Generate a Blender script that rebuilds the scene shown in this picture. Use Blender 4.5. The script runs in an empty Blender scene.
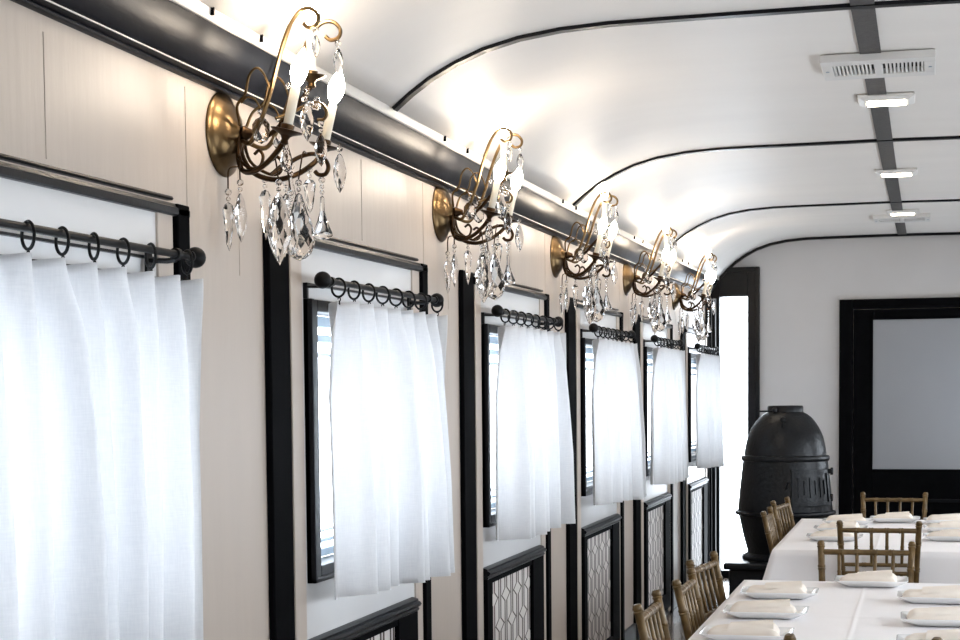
import bpy, bmesh, math, random
from mathutils import Vector, Matrix, Quaternion
random.seed(7)
PI = math.pi
sc = bpy.context.scene
COL = sc.collection
CAMH = 1.53                      # eye height above the floor; heights below are given relative to it as "h"
WX = -1.70                       # inner face of the left wall
RX = 1.32                        # inner face of the right wall
EY = 13.80                       # inner face of the end wall
BY = -1.60                       # wall behind the camera
CX = -0.19                       # centre line of the car
DZ = 1.97261                     # window spacing

# ------------------------------------------------------------------ materials
def mat(name, col, rough=0.5, metal=0.0, spec=0.5, noise=0.0, nscale=8.0, bump=0.0, bscale=40.0, coat=0.0, stretch=None):
    m = bpy.data.materials.new(name); m.use_nodes = True
    nt = m.node_tree; b = nt.nodes['Principled BSDF']
    b.inputs['Base Color'].default_value = (*col, 1); b.inputs['Roughness'].default_value = rough
    b.inputs['Metallic'].default_value = metal; b.inputs['Specular IOR Level'].default_value = spec
    b.inputs['Coat Weight'].default_value = coat
    tc = nt.nodes.new('ShaderNodeTexCoord'); vec = tc.outputs['Object']
    if stretch:
        mp = nt.nodes.new('ShaderNodeMapping'); mp.inputs['Scale'].default_value = stretch
        nt.links.new(vec, mp.inputs['Vector']); vec = mp.outputs['Vector']
    if noise:
        n = nt.nodes.new('ShaderNodeTexNoise'); n.inputs['Scale'].default_value = nscale; n.inputs['Detail'].default_value = 4
        nt.links.new(vec, n.inputs['Vector'])
        r = nt.nodes.new('ShaderNodeValToRGB')
        r.color_ramp.elements[0].position = 0.3; r.color_ramp.elements[1].position = 0.7
        r.color_ramp.elements[0].color = tuple(c*(1-noise) for c in col)+(1,)
        r.color_ramp.elements[1].color = tuple(min(1, c*(1+noise)) for c in col)+(1,)
        nt.links.new(n.outputs['Fac'], r.inputs['Fac']); nt.links.new(r.outputs['Color'], b.inputs['Base Color'])
    if bump:
        n = nt.nodes.new('ShaderNodeTexNoise'); n.inputs['Scale'].default_value = bscale; n.inputs['Detail'].default_value = 3
        nt.links.new(vec, n.inputs['Vector'])
        bp = nt.nodes.new('ShaderNodeBump'); bp.inputs['Strength'].default_value = bump; bp.inputs['Distance'].default_value = 0.01
        nt.links.new(n.outputs['Fac'], bp.inputs['Height']); nt.links.new(bp.outputs['Normal'], b.inputs['Normal'])
    return m

class NX:
    """tiny helper to write shader maths"""
    def __init__(s, nt): s.nt = nt
    def op(s, o, a, b=None, c=None):
        n = s.nt.nodes.new('ShaderNodeMath'); n.operation = o
        for i, v in enumerate((a, b, c)):
            if v is None: continue
            if isinstance(v, (int, float)): n.inputs[i].default_value = v
            else: s.nt.links.new(v, n.inputs[i])
        return n.outputs[0]

M = {}
M['wall'] = mat('wall_paint', (0.535, 0.460, 0.395), 0.42, noise=0.02, nscale=3, bump=0.13, bscale=7, stretch=(1, 4, 0.7))
M['panel'] = mat('panel_paint', (0.74, 0.73, 0.72), 0.2, noise=0.02, nscale=3)
M['ceil'] = mat('ceiling_paint', (0.79, 0.76, 0.725), 0.48, noise=0.02, nscale=2, bump=0.10, bscale=5, coat=0.0, stretch=(0.7, 2.0, 1))
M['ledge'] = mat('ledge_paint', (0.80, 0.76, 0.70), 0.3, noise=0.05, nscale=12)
M['endwall'] = mat('end_wall_paint', (0.60, 0.59, 0.59), 0.5, noise=0.02, nscale=3)
M['black'] = mat('black_gloss_paint', (0.0030, 0.0036, 0.0055), 0.36, spec=0.20, noise=0.2, nscale=20, bump=0.05, bscale=60)
M['blackmatt'] = mat('black_matt_paint', (0.0035, 0.0036, 0.0042), 0.6, spec=0.012, noise=0.2, nscale=15)
M['cornice'] = mat('cornice_satin', (0.008, 0.009, 0.013), 0.36, metal=0.0, spec=0.09, noise=0.35, nscale=5, bump=0.12, bscale=12, stretch=(1, 0.6, 3))
M['strip'] = mat('ceiling_strip', (0.055, 0.053, 0.052), 0.6, noise=0.25, nscale=60, bump=0.2, bscale=200)
M['rod'] = mat('rod_black_metal', (0.006, 0.006, 0.0065), 0.45, spec=0.15, noise=0.3, nscale=30)
M['brass'] = mat('antique_brass', (0.15, 0.096, 0.045), 0.32, metal=1.0, noise=0.35, nscale=14)
M['brassdark'] = mat('dark_bronze', (0.055, 0.031, 0.016), 0.38, metal=1.0, noise=0.35, nscale=25)
M['sleeve'] = mat('candle_sleeve', (0.80, 0.74, 0.62), 0.5, noise=0.03, nscale=20)
M['iron'] = mat('stove_cast_iron', (0.0055, 0.0065, 0.0085), 0.38, metal=0.0, spec=0.28, noise=0.25, nscale=9, bump=0.3, bscale=45)
M['gold'] = mat('chair_gold_paint', (0.122, 0.074, 0.026), 0.36, metal=0.3, noise=0.3, nscale=30, bump=0.1, bscale=60)
M['cushion'] = mat('chair_cushion', (0.75, 0.72, 0.66), 0.8, noise=0.05)
M['cloth'] = mat('white_tablecloth', (0.86, 0.835, 0.835), 0.75, spec=0.2, noise=0.015, nscale=5, bump=0.15, bscale=9)
M['napkin'] = mat('cream_napkin', (0.84, 0.765, 0.68), 0.85, spec=0.1, noise=0.03, nscale=12, bump=0.25, bscale=30)
M['china'] = mat('white_china', (0.86, 0.86, 0.86), 0.12, spec=0.5, noise=0.01, nscale=5)
M['plastic'] = mat('white_plastic', (0.70, 0.69, 0.67), 0.4, noise=0.02, nscale=5)
M['dark'] = mat('vent_dark', (0.03, 0.028, 0.028), 0.7, noise=0.1)
M['sash'] = mat('sash_aluminium', (0.30, 0.38, 0.46), 0.35, metal=0.3, noise=0.1, nscale=10)
M['wood'] = mat('table_wood', (0.12, 0.07, 0.04), 0.5, noise=0.3, nscale=8)
M['outside'] = mat('neighbour_siding', (0.62, 0.66, 0.70), 0.7, noise=0.05, nscale=3)

def emit(name, col, s):
    m = bpy.data.materials.new(name); m.use_nodes = True
    b = m.node_tree.nodes['Principled BSDF']
    b.inputs['Base Color'].default_value = (0.9, 0.85, 0.75, 1)
    b.inputs['Emission Color'].default_value = (*col, 1); b.inputs['Emission Strength'].default_value = s
    return m
M['bulb'] = emit('lit_bulb_glass', (1.0, 0.85, 0.68), 38)
M['led'] = emit('lit_led_lens', (1.0, 0.86, 0.66), 12)

def glass(name, col=(1, 1, 1), rough=0.0, ior=1.5):
    m = bpy.data.materials.new(name); m.use_nodes = True
    b = m.node_tree.nodes['Principled BSDF']
    b.inputs['Base Color'].default_value = (*col, 1); b.inputs['Roughness'].default_value = rough
    b.inputs['IOR'].default_value = ior; b.inputs['Transmission Weight'].default_value = 1.0
    return m
M['crystal'] = glass('cut_crystal', (0.98, 0.97, 0.96), 0.0, 1.40)

def pane_mat():
    m = bpy.data.materials.new('clear_window_glass'); m.use_nodes = True
    nt = m.node_tree; nt.nodes.clear()
    o = nt.nodes.new('ShaderNodeOutputMaterial'); mx = nt.nodes.new('ShaderNodeMixShader')
    t = nt.nodes.new('ShaderNodeBsdfTransparent'); t.inputs['Color'].default_value = (0.96, 0.98, 1, 1)
    g = nt.nodes.new('ShaderNodeBsdfGlossy'); g.inputs['Roughness'].default_value = 0.02
    lw = nt.nodes.new('ShaderNodeLayerWeight'); nx = NX(nt)
    nt.links.new(nx.op('ADD', 0.03, nx.op('MULTIPLY', nx.op('POWER', lw.outputs['Facing'], 5.0), 0.6)), mx.inputs[0]); nt.links.new(t.outputs[0], mx.inputs[1]); nt.links.new(g.outputs[0], mx.inputs[2])
    nt.links.new(mx.outputs[0], o.inputs['Surface'])
    return m
M['pane'] = pane_mat()

def frosted_mat():
    m = mat('frosted_door_glass', (0.30, 0.31, 0.33), 0.35, spec=0.4, noise=0.02, nscale=3)
    return m
M['frost'] = frosted_mat()

def curtain_mat():
    m = bpy.data.materials.new('white_linen_curtain'); m.use_nodes = True
    nt = m.node_tree; nt.nodes.clear(); nx = NX(nt)
    o = nt.nodes.new('ShaderNodeOutputMaterial'); mx = nt.nodes.new('ShaderNodeMixShader'); mx.inputs[0].default_value = 0.38
    d = nt.nodes.new('ShaderNodeBsdfDiffuse'); t = nt.nodes.new('ShaderNodeBsdfTranslucent')
    t.inputs['Color'].default_value = (0.70, 0.705, 0.72, 1)
    tc = nt.nodes.new('ShaderNodeTexCoord')
    def thread(scale, sy, sz):
        mp = nt.nodes.new('ShaderNodeMapping'); mp.inputs['Scale'].default_value = (sy, sy, sz)
        n = nt.nodes.new('ShaderNodeTexNoise'); n.inputs['Scale'].default_value = scale; n.inputs['Detail'].default_value = 2
        nt.links.new(tc.outputs['Object'], mp.inputs['Vector']); nt.links.new(mp.outputs['Vector'], n.inputs['Vector'])
        return n.outputs['Fac']
    w = nx.op('ADD', thread(30, 1, 12), thread(30, 12, 1))
    r = nt.nodes.new('ShaderNodeValToRGB')
    r.color_ramp.elements[0].position = 0.35; r.color_ramp.elements[0].color = (0.80, 0.805, 0.815, 1)
    r.color_ramp.elements[1].position = 0.65; r.color_ramp.elements[1].color = (0.90, 0.90, 0.90, 1)
    nt.links.new(nx.op('MULTIPLY', w, 0.5), r.inputs['Fac']); nt.links.new(r.outputs['Color'], d.inputs['Color'])
    nt.links.new(d.outputs[0], mx.inputs[1]); nt.links.new(t.outputs[0], mx.inputs[2]); nt.links.new(mx.outputs[0], o.inputs['Surface'])
    return m
M['curtain'] = curtain_mat()

def trellis_mat():
    m = bpy.data.materials.new('trellis_wallpaper'); m.use_nodes = True
    nt = m.node_tree; nx = NX(nt); b = nt.nodes['Principled BSDF']; b.inputs['Roughness'].default_value = 0.55
    tc = nt.nodes.new('ShaderNodeTexCoord'); sp = nt.nodes.new('ShaderNodeSeparateXYZ'); nt.links.new(tc.outputs['Object'], sp.inputs[0])
    y = nx.op('DIVIDE', sp.outputs['Y'], 0.104); z = nx.op('DIVIDE', sp.outputs['Z'], 0.23)
    def chain(i):
        d = nx.op('ABSOLUTE', nx.op('SUBTRACT', y, i))
        ph = nx.op('MULTIPLY', nx.op('FLOORED_MODULO', i, 2.0), 0.5)
        t = nx.op('ABSOLUTE', nx.op('SUBTRACT', nx.op('FRACT', nx.op('ADD', z, ph)), 0.5))
        w = nx.op('MAXIMUM', 0.15, nx.op('SUBTRACT', 0.68, nx.op('MULTIPLY', t, 4.6)))
        return nx.op('LESS_THAN', nx.op('ABSOLUTE', nx.op('SUBTRACT', d, w)), 0.085)
    lo = nx.op('FLOOR', y)
    line = nx.op('MAXIMUM', chain(lo), chain(nx.op('ADD', lo, 1.0)))
    mx = nt.nodes.new('ShaderNodeMix'); mx.data_type = 'RGBA'
    mx.inputs[6].default_value = (0.74, 0.70, 0.67, 1); mx.inputs[7].default_value = (0.05, 0.03, 0.02, 1)
    nt.links.new(line, mx.inputs[0]); nt.links.new(mx.outputs[2], b.inputs['Base Color'])
    return m
M['trellis'] = trellis_mat()

def floor_mat():
    m = bpy.data.materials.new('dark_plank_floor'); m.use_nodes = True
    nt = m.node_tree; nx = NX(nt); b = nt.nodes['Principled BSDF']; b.inputs['Roughness'].default_value = 0.22; b.inputs['Coat Weight'].default_value = 0.4
    tc = nt.nodes.new('ShaderNodeTexCoord'); sp = nt.nodes.new('ShaderNodeSeparateXYZ'); nt.links.new(tc.outputs['Object'], sp.inputs[0])
    x = nx.op('DIVIDE', sp.outputs['X'], 0.085); i = nx.op('FLOOR', x)
    gap = nx.op('LESS_THAN', nx.op('FRACT', x), 0.04)
    wn = nt.nodes.new('ShaderNodeTexWhiteNoise'); wn.noise_dimensions = '1D'; nt.links.new(i, wn.inputs['W'])
    n = nt.nodes.new('ShaderNodeTexNoise'); n.inputs['Scale'].default_value = 6
    mp = nt.nodes.new('ShaderNodeMapping'); mp.inputs['Scale'].default_value = (8, 0.6, 1)
    nt.links.new(tc.outputs['Object'], mp.inputs['Vector']); nt.links.new(mp.outputs['Vector'], n.inputs['Vector'])
    f = nx.op('ADD', nx.op('MULTIPLY', wn.outputs['Value'], 0.5), nx.op('MULTIPLY', n.outputs['Fac'], 0.5))
    r = nt.nodes.new('ShaderNodeValToRGB')
    r.color_ramp.elements[0].color = (0.16, 0.125, 0.10, 1); r.color_ramp.elements[1].color = (0.27, 0.22, 0.18, 1)
    nt.links.new(f, r.inputs['Fac'])
    mx = nt.nodes.new('ShaderNodeMix'); mx.data_type = 'RGBA'; mx.inputs[7].default_value = (0.03, 0.022, 0.018, 1)
    nt.links.new(gap, mx.inputs[0]); nt.links.new(r.outputs['Color'], mx.inputs[6]); nt.links.new(mx.outputs[2], b.inputs['Base Color'])
    return m
M['floor'] = floor_mat()

# ------------------------------------------------------------------ mesh helpers
def box(bm, x0, x1, y0, y1, z0, z1):
    v = [bm.verts.new(p) for p in ((x0,y0,z0),(x1,y0,z0),(x1,y1,z0),(x0,y1,z0),(x0,y0,z1),(x1,y0,z1),(x1,y1,z1),(x0,y1,z1))]
    for f in ((3,2,1,0),(4,5,6,7),(0,1,5,4),(1,2,6,5),(2,3,7,6),(3,0,4,7)):
        bm.faces.new([v[i] for i in f])

def smooth_path(pts, n=6):
    P = [Vector(p) for p in pts]; out = []
    for i in range(len(P)-1):
        p0 = P[i-1] if i else P[0]*2-P[1]; p1 = P[i]; p2 = P[i+1]; p3 = P[i+2] if i+2 < len(P) else P[-1]*2-P[-2]
        for k in range(n):
            t = k/n
            out.append(0.5*((2*p1)+(p2-p0)*t+(2*p0-5*p1+4*p2-p3)*t*t+(3*p1-p0-3*p2+p3)*t**3))
    out.append(P[-1]); return out

def tube(bm, pts, r, segs=8, caps=True, closed=False):
    P = [Vector(p) for p in pts]; n = len(P)
    rs = r if isinstance(r, (list, tuple)) else [r]*n
    if len(rs) != n: rs = [rs[0]+(rs[-1]-rs[0])*i/(n-1) for i in range(n)]
    def tan(i):
        a = P[(i-1) % n] if closed or i else P[0]; b = P[(i+1) % n] if closed or i < n-1 else P[-1]
        return (b-a).normalized()
    t = tan(0); up = Vector((0,0,1)) if abs(t.z) < 0.9 else Vector((1,0,0))
    nrm = t.cross(up).normalized(); rings = []
    for i in range(n):
        t2 = tan(i); q = t.rotation_difference(t2); nrm = (q @ nrm).normalized(); t = t2; bn = t.cross(nrm)
        rings.append([bm.verts.new(P[i]+(nrm*math.cos(2*PI*k/segs)+bn*math.sin(2*PI*k/segs))*rs[i]) for k in range(segs)])
    for i in range(n if closed else n-1):
        a, b = rings[i], rings[(i+1) % n]
        for k in range(segs): bm.faces.new((a[k], a[(k+1) % segs], b[(k+1) % segs], b[k]))
    if caps and not closed:
        bm.faces.new(rings[0][::-1]); bm.faces.new(rings[-1])

def lathe(bm, prof, segs=24, mtx=None, squash=1.0):
    """prof: list of (r, z)"""
    rings = []
    mtx = mtx or Matrix()
    for r, z in prof:
        if r < 1e-6: rings.append([bm.verts.new(mtx @ Vector((0,0,z)))])
        else: rings.append([bm.verts.new(mtx @ Vector((r*math.cos(2*PI*k/segs), squash*r*math.sin(2*PI*k/segs), z))) for k in range(segs)])
    for a, b in zip(rings, rings[1:]):
        for k in range(segs):
            k2 = (k+1) % segs
            if len(a) == 1 and len(b) == 1: continue
            if len(a) == 1: bm.faces.new((a[0], b[k2], b[k]))
            elif len(b) == 1: bm.faces.new((a[k], a[k2], b[0]))
            else: bm.faces.new((a[k], a[k2], b[k2], b[k]))
    if len(rings[0]) > 1: bm.faces.new(rings[0][::-1])
    if len(rings[-1]) > 1: bm.faces.new(rings[-1])

def extrude_y(bm, prof, ys, hfun=None):
    """sweep an open or closed (x,z) outline along y; hfun(y) lifts it"""
    rows = []
    for y in ys:
        dh = hfun(y) if hfun else 0
        rows.append([bm.verts.new((x, y, z+dh)) for x, z in prof])
    for a, b in zip(rows, rows[1:]):
        for k in range(len(prof)-1): bm.faces.new((a[k], a[k+1], b[k+1], b[k]))
    return rows

def axis_m(p, d):
    d = Vector(d).normalized()
    return Matrix.Translation(Vector(p)) @ d.to_track_quat('Z', 'Y').to_matrix().to_4x4()

def obj(name, bm, m, parent=None, smooth=False, bevel=0.0, angle=40, mod=None):
    bmesh.ops.recalc_face_normals(bm, faces=bm.faces)
    me = bpy.data.meshes.new(name); bm.to_mesh(me); bm.free()
    me.materials.append(m)
    if smooth:
        for p in me.polygons: p.use_smooth = True
        me.set_sharp_from_angle(angle=math.radians(angle))
    o = bpy.data.objects.new(name, me); COL.objects.link(o)
    if parent: o.parent = parent
    if bevel:
        b = o.modifiers.new('bevel', 'BEVEL'); b.width = bevel; b.segments = 2; b.limit_method = 'ANGLE'; b.angle_limit = math.radians(35)
    return o

def bmn(): return bmesh.new()
def bxo(name, dims, m, parent=None, bevel=0.0):
    bm = bmn()
    for d in (dims if isinstance(dims[0], (tuple, list)) else [dims]): box(bm, *d)
    return obj(name, bm, m, parent, bevel=bevel)

def tag(o, label, cat, group=None):
    o['label'] = label; o['category'] = cat
    if group: o['group'] = group
    return o
def struct(o, label=None):
    o['kind'] = 'structure'
    if label: o['label'] = label
    return o
def empty(name, loc=(0,0,0), rz=0.0):
    o = bpy.data.objects.new(name, None); COL.objects.link(o); o.empty_display_size = 0.1
    o.location = loc; o.rotation_euler = (0,0,rz); return o
def dup(root, loc, rz, label=None):
    r = root.copy(); COL.objects.link(r); r.location = loc; r.rotation_euler = (0,0,rz)
    if label: r['label'] = label
    for ch in list(root.children):
        c = ch.copy(); COL.objects.link(c); c.parent = r
        for g in list(ch.children):
            d = g.copy(); COL.objects.link(d); d.parent = c
    return r
Z = lambda h: h+CAMH

# ------------------------------------------------------------------ room shell
def sag(y): return 0.0018*(8.0-max(y, 0))**1.8 if y < 8 else 0.022*((y-8.0)/5.0)**2
def crown(y): return 1.098 + (0.09*((y-8.0)/5.8)**1.5 if y > 8 else 0.0)

bm = bmn(); box(bm, WX-0.15, RX+0.15, BY-0.1, EY+0.1, -0.06, 0.0)
struct(obj('floor', bm, M['floor']), 'grey brown plank floor of the dining car')

OH0, OH1 = -0.50, 0.235          # window opening heights (rel. to eye)
OY0, OY1 = 0.615, 1.60           # window opening along the wall, from the bay origin
BAYS = list(range(0, 7))
def bay_off(k): return k*DZ + (0.06 if k == 6 else 0.0)

def wall_with_holes(bm, x0, x1, holes, y0, y1, z0, z1):
    box(bm, x0, x1, y0, y1, z0, Z(OH0)); box(bm, x0, x1, y0, y1, Z(OH1), z1)
    e = [y0]
    for a, b in holes: e += [a, b]
    e.append(y1)
    for i in range(0, len(e), 2): box(bm, x0, x1, e[i], e[i+1], Z(OH0), Z(OH1))
holes = [(bay_off(k)+OY0, bay_off(k)+OY1) for k in BAYS]
bm = bmn(); wall_with_holes(bm, WX-0.10, WX, holes, BY, EY, 0, Z(0.95))
struct(obj('wall_left', bm, M['wall']), 'cream painted side wall with the curtained windows')
bm = bmn(); wall_with_holes(bm, RX, RX+0.10, holes, BY, EY, 0, Z(0.95))
struct(obj('wall_right', bm, M['wall']))
struct(bxo('wall_back', (WX-0.1, RX+0.1, BY-0.1, BY, 0, Z(1.3)), M['wall']))
# fine vertical panel joints on the wall, between the bays
# ceiling : coved sides and flat crown
HALF = 1.41
def cove_profile(y):
    hc = crown(y); hb = 0.868+sag(y)-0.004
    pts = []
    K = [(0.0, 0.0), (0.055, 0.20), (0.12, 0.40), (0.20, 0.585), (0.29, 0.745), (0.40, 0.87), (0.53, 0.95), (0.68, 0.99), (0.85, 1.0)]
    for dx, fr in K: pts.append((CX-HALF+dx, hb+(hc-hb)*fr))
    pts.append((CX, hc+0.004))
    left = pts
    right = [(2*CX-x, h) for x, h in left[:-1]][::-1]
    return left+right
ys = [BY + (EY-BY)*i/80 for i in range(81)]
bm = bmn(); rows = []
for y in ys: rows.append([bm.verts.new((x, y, Z(h))) for x, h in cove_profile(y)])
for a, b in zip(rows, rows[1:]):
    for k in range(len(a)-1): bm.faces.new((a[k], a[k+1], b[k+1], b[k]))
o = obj('ceiling', bm, M['ceil'], smooth=True, angle=60)
s_ = o.modifiers.new('thick', 'SOLIDIFY'); s_.thickness = 0.04; s_.offset = 1.0
bpy.context.view_layer.update()
if o.data.polygons[0].normal.z > 0: s_.offset = 1.0
else: s_.offset = -1.0
struct(o, 'cream satin coved ceiling of the car')

def rib(y, name, wid, prot):
    bm = bmn(); prof = cove_profile(y)
    n = len(prof); r1 = []
    for i, (x, h) in enumerate(prof):
        a = prof[max(i-1, 0)]; b = prof[min(i+1, n-1)]
        t = Vector((b[0]-a[0], b[1]-a[1])).normalized(); nn = Vector((t.y, -t.x))
        if nn.y > 0.2: nn = -nn
        q = Vector((x, h))+nn*prot
        r1.append([bm.verts.new((x, y-wid/2, Z(h))), bm.verts.new((q.x, y-wid/2, Z(q.y))), bm.verts.new((q.x, y+wid/2, Z(q.y))), bm.verts.new((x, y+wid/2, Z(h)))])
    for a, b in zip(r1, r1[1:]):
        for k in range(4): bm.faces.new((a[k], a[(k+1) % 4], b[(k+1) % 4], b[k]))
    bm.faces.new(r1[0]); bm.faces.new(r1[-1][::-1])
    return struct(obj(name, bm, M['black']), 'black batten curving across the ceiling')
for i, y in enumerate((2.28, 5.10, 7.88, 10.80, 13.77)):
    rib(y, 'trim_%d' % (i+1), 0.036 if i < 4 else 0.03, 0.011 if i < 4 else 0.02)
# dark strip down the middle of the ceiling
bm = bmn(); prev = None
for y in ys:
    h = crown(y)-0.004
    cur = [bm.verts.new((CX+0.008+dx, y, Z(h+dz))) for dx, dz in ((-0.034, 0.006), (-0.034, 0), (0.034, 0), (0.034, 0.006))]
    if prev:
        for k in range(3): bm.faces.new((prev[k], prev[k+1], cur[k+1], cur[k]))
    prev = cur
struct(obj('trim_6', bm, M['strip']), 'dark grey strip running along the middle of the ceiling')

# cornice : dark cove moulding with fine beads below and pale ledge above
dark = [(-1.70,.7215),(-1.690,.7215),(-1.683,.724),(-1.681,.728),(-1.684,.732),(-1.676,.7335),(-1.668,.7365),(-1.666,.7375),(-1.666,.7395),(-1.6665,.7405),(-1.663,.7420),(-1.660,.745),
        (-1.655,.751),(-1.648,.760),(-1.640,.772),(-1.632,.786),(-1.6255,.801),(-1.620,.817),(-1.616,.831),(-1.6145,.837),(-1.63,.839)]
CLINE = lambda y: sag(y)
bm = bmn(); extrude_y(bm, [(x, Z(h)) for x, h in dark], ys, CLINE)
struct(obj('trim_7', bm, M['cornice'], smooth=True, angle=38), 'glossy dark cornice above the windows')
bm = bmn(); extrude_y(bm, [(-1.63, Z(.8375)), (-1.609, Z(.8375)), (-1.606, Z(.841)), (-1.603, Z(.866)), (-1.60, Z(.878)), (-1.64, Z(.895))], ys, CLINE)
struct(obj('trim_8', bm, M['ledge'], smooth=True, angle=30), 'pale ledge strip above the dark cornice')
bm = bmn(); extrude_y(bm, [(-1.667, Z(.7368)), (-1.6645, Z(.7372)), (-1.6645, Z(.7398)), (-1.667, Z(.7403))], ys, CLINE)  # pale strip stands in for the highlight along the bead
struct(obj('trim_14', bm, M['ledge']), 'thin pale strip painted as the highlight line along the dark cornice')
# lap seams of the cornice, one per bay
bm = bmn()
for k in range(0, 7):
    for off in (2.02,):
        y = off+k*DZ+0.14
        if y > EY-0.1: continue
        r = extrude_y(bm, [(x+0.004, Z(h-0.001)) for x, h in dark[11:19]], [y, y+0.012], CLINE)
struct(obj('trim_9', bm, M['cornice'], smooth=True), 'lap seams of the dark cornice')
# clips on the ledge
bm = bmn()
for k in range(0, 7):
    y = 2.02+k*DZ
    for d in (-0.28, 0.02):
        if y+d < EY-.2: box(bm, -1.606, -1.597, y+d, y+d+0.008, Z(.848)+sag(y+d), Z(.870)+sag(y+d))
struct(obj('trim_10', bm, M['blackmatt']), 'small dark clips on the ledge')
# right side cornice
bm = bmn(); extrude_y(bm, [(2*CX-x, Z(h)) for x, h in dark], ys, CLINE)
struct(obj('trim_11', bm, M['cornice'], smooth=True, angle=38))
# vertical wall board joints, in a slightly darker wall colour
bm = bmn()
for k in range(-1, 7):
    for off in (2.115, 1.80):
        y = k*DZ+off
        if BY < y < EY: box(bm, WX-0.001, WX+0.0012, y, y+0.0035, Z(.30), Z(.725))
    y = k*DZ+1.13
    if BY < y < EY: box(bm, WX-0.001, WX+0.0012, y, y+0.004, Z(.47), Z(.72))
struct(obj('trim_12', bm, mat('joint_line', (0.50, 0.43, 0.365), 0.7, noise=0.1)), 'fine vertical board joints of the wall')
struct(bxo('baseboard_left', (WX, WX+0.018, BY, EY, 0, 0.12), M['black'], bevel=0.004))
struct(bxo('baseboard_right', (RX-0.018, RX, BY, EY, 0, 0.12), M['black'], bevel=0.004))

# ------------------------------------------------------------------ window bays on the left wall
def moulding_y(bm, y0, y1, prof):
    """closed (x,z) profile between y0 and y1"""
    a = [bm.verts.new((x, y0, z)) for x, z in prof]; b = [bm.verts.new((x, y1, z)) for x, z in prof]
    n = len(prof)
    for k in range(n): bm.faces.new((a[k], a[(k+1) % n], b[(k+1) % n], b[k]))
    bm.faces.new(a[::-1]); bm.faces.new(b)

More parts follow.
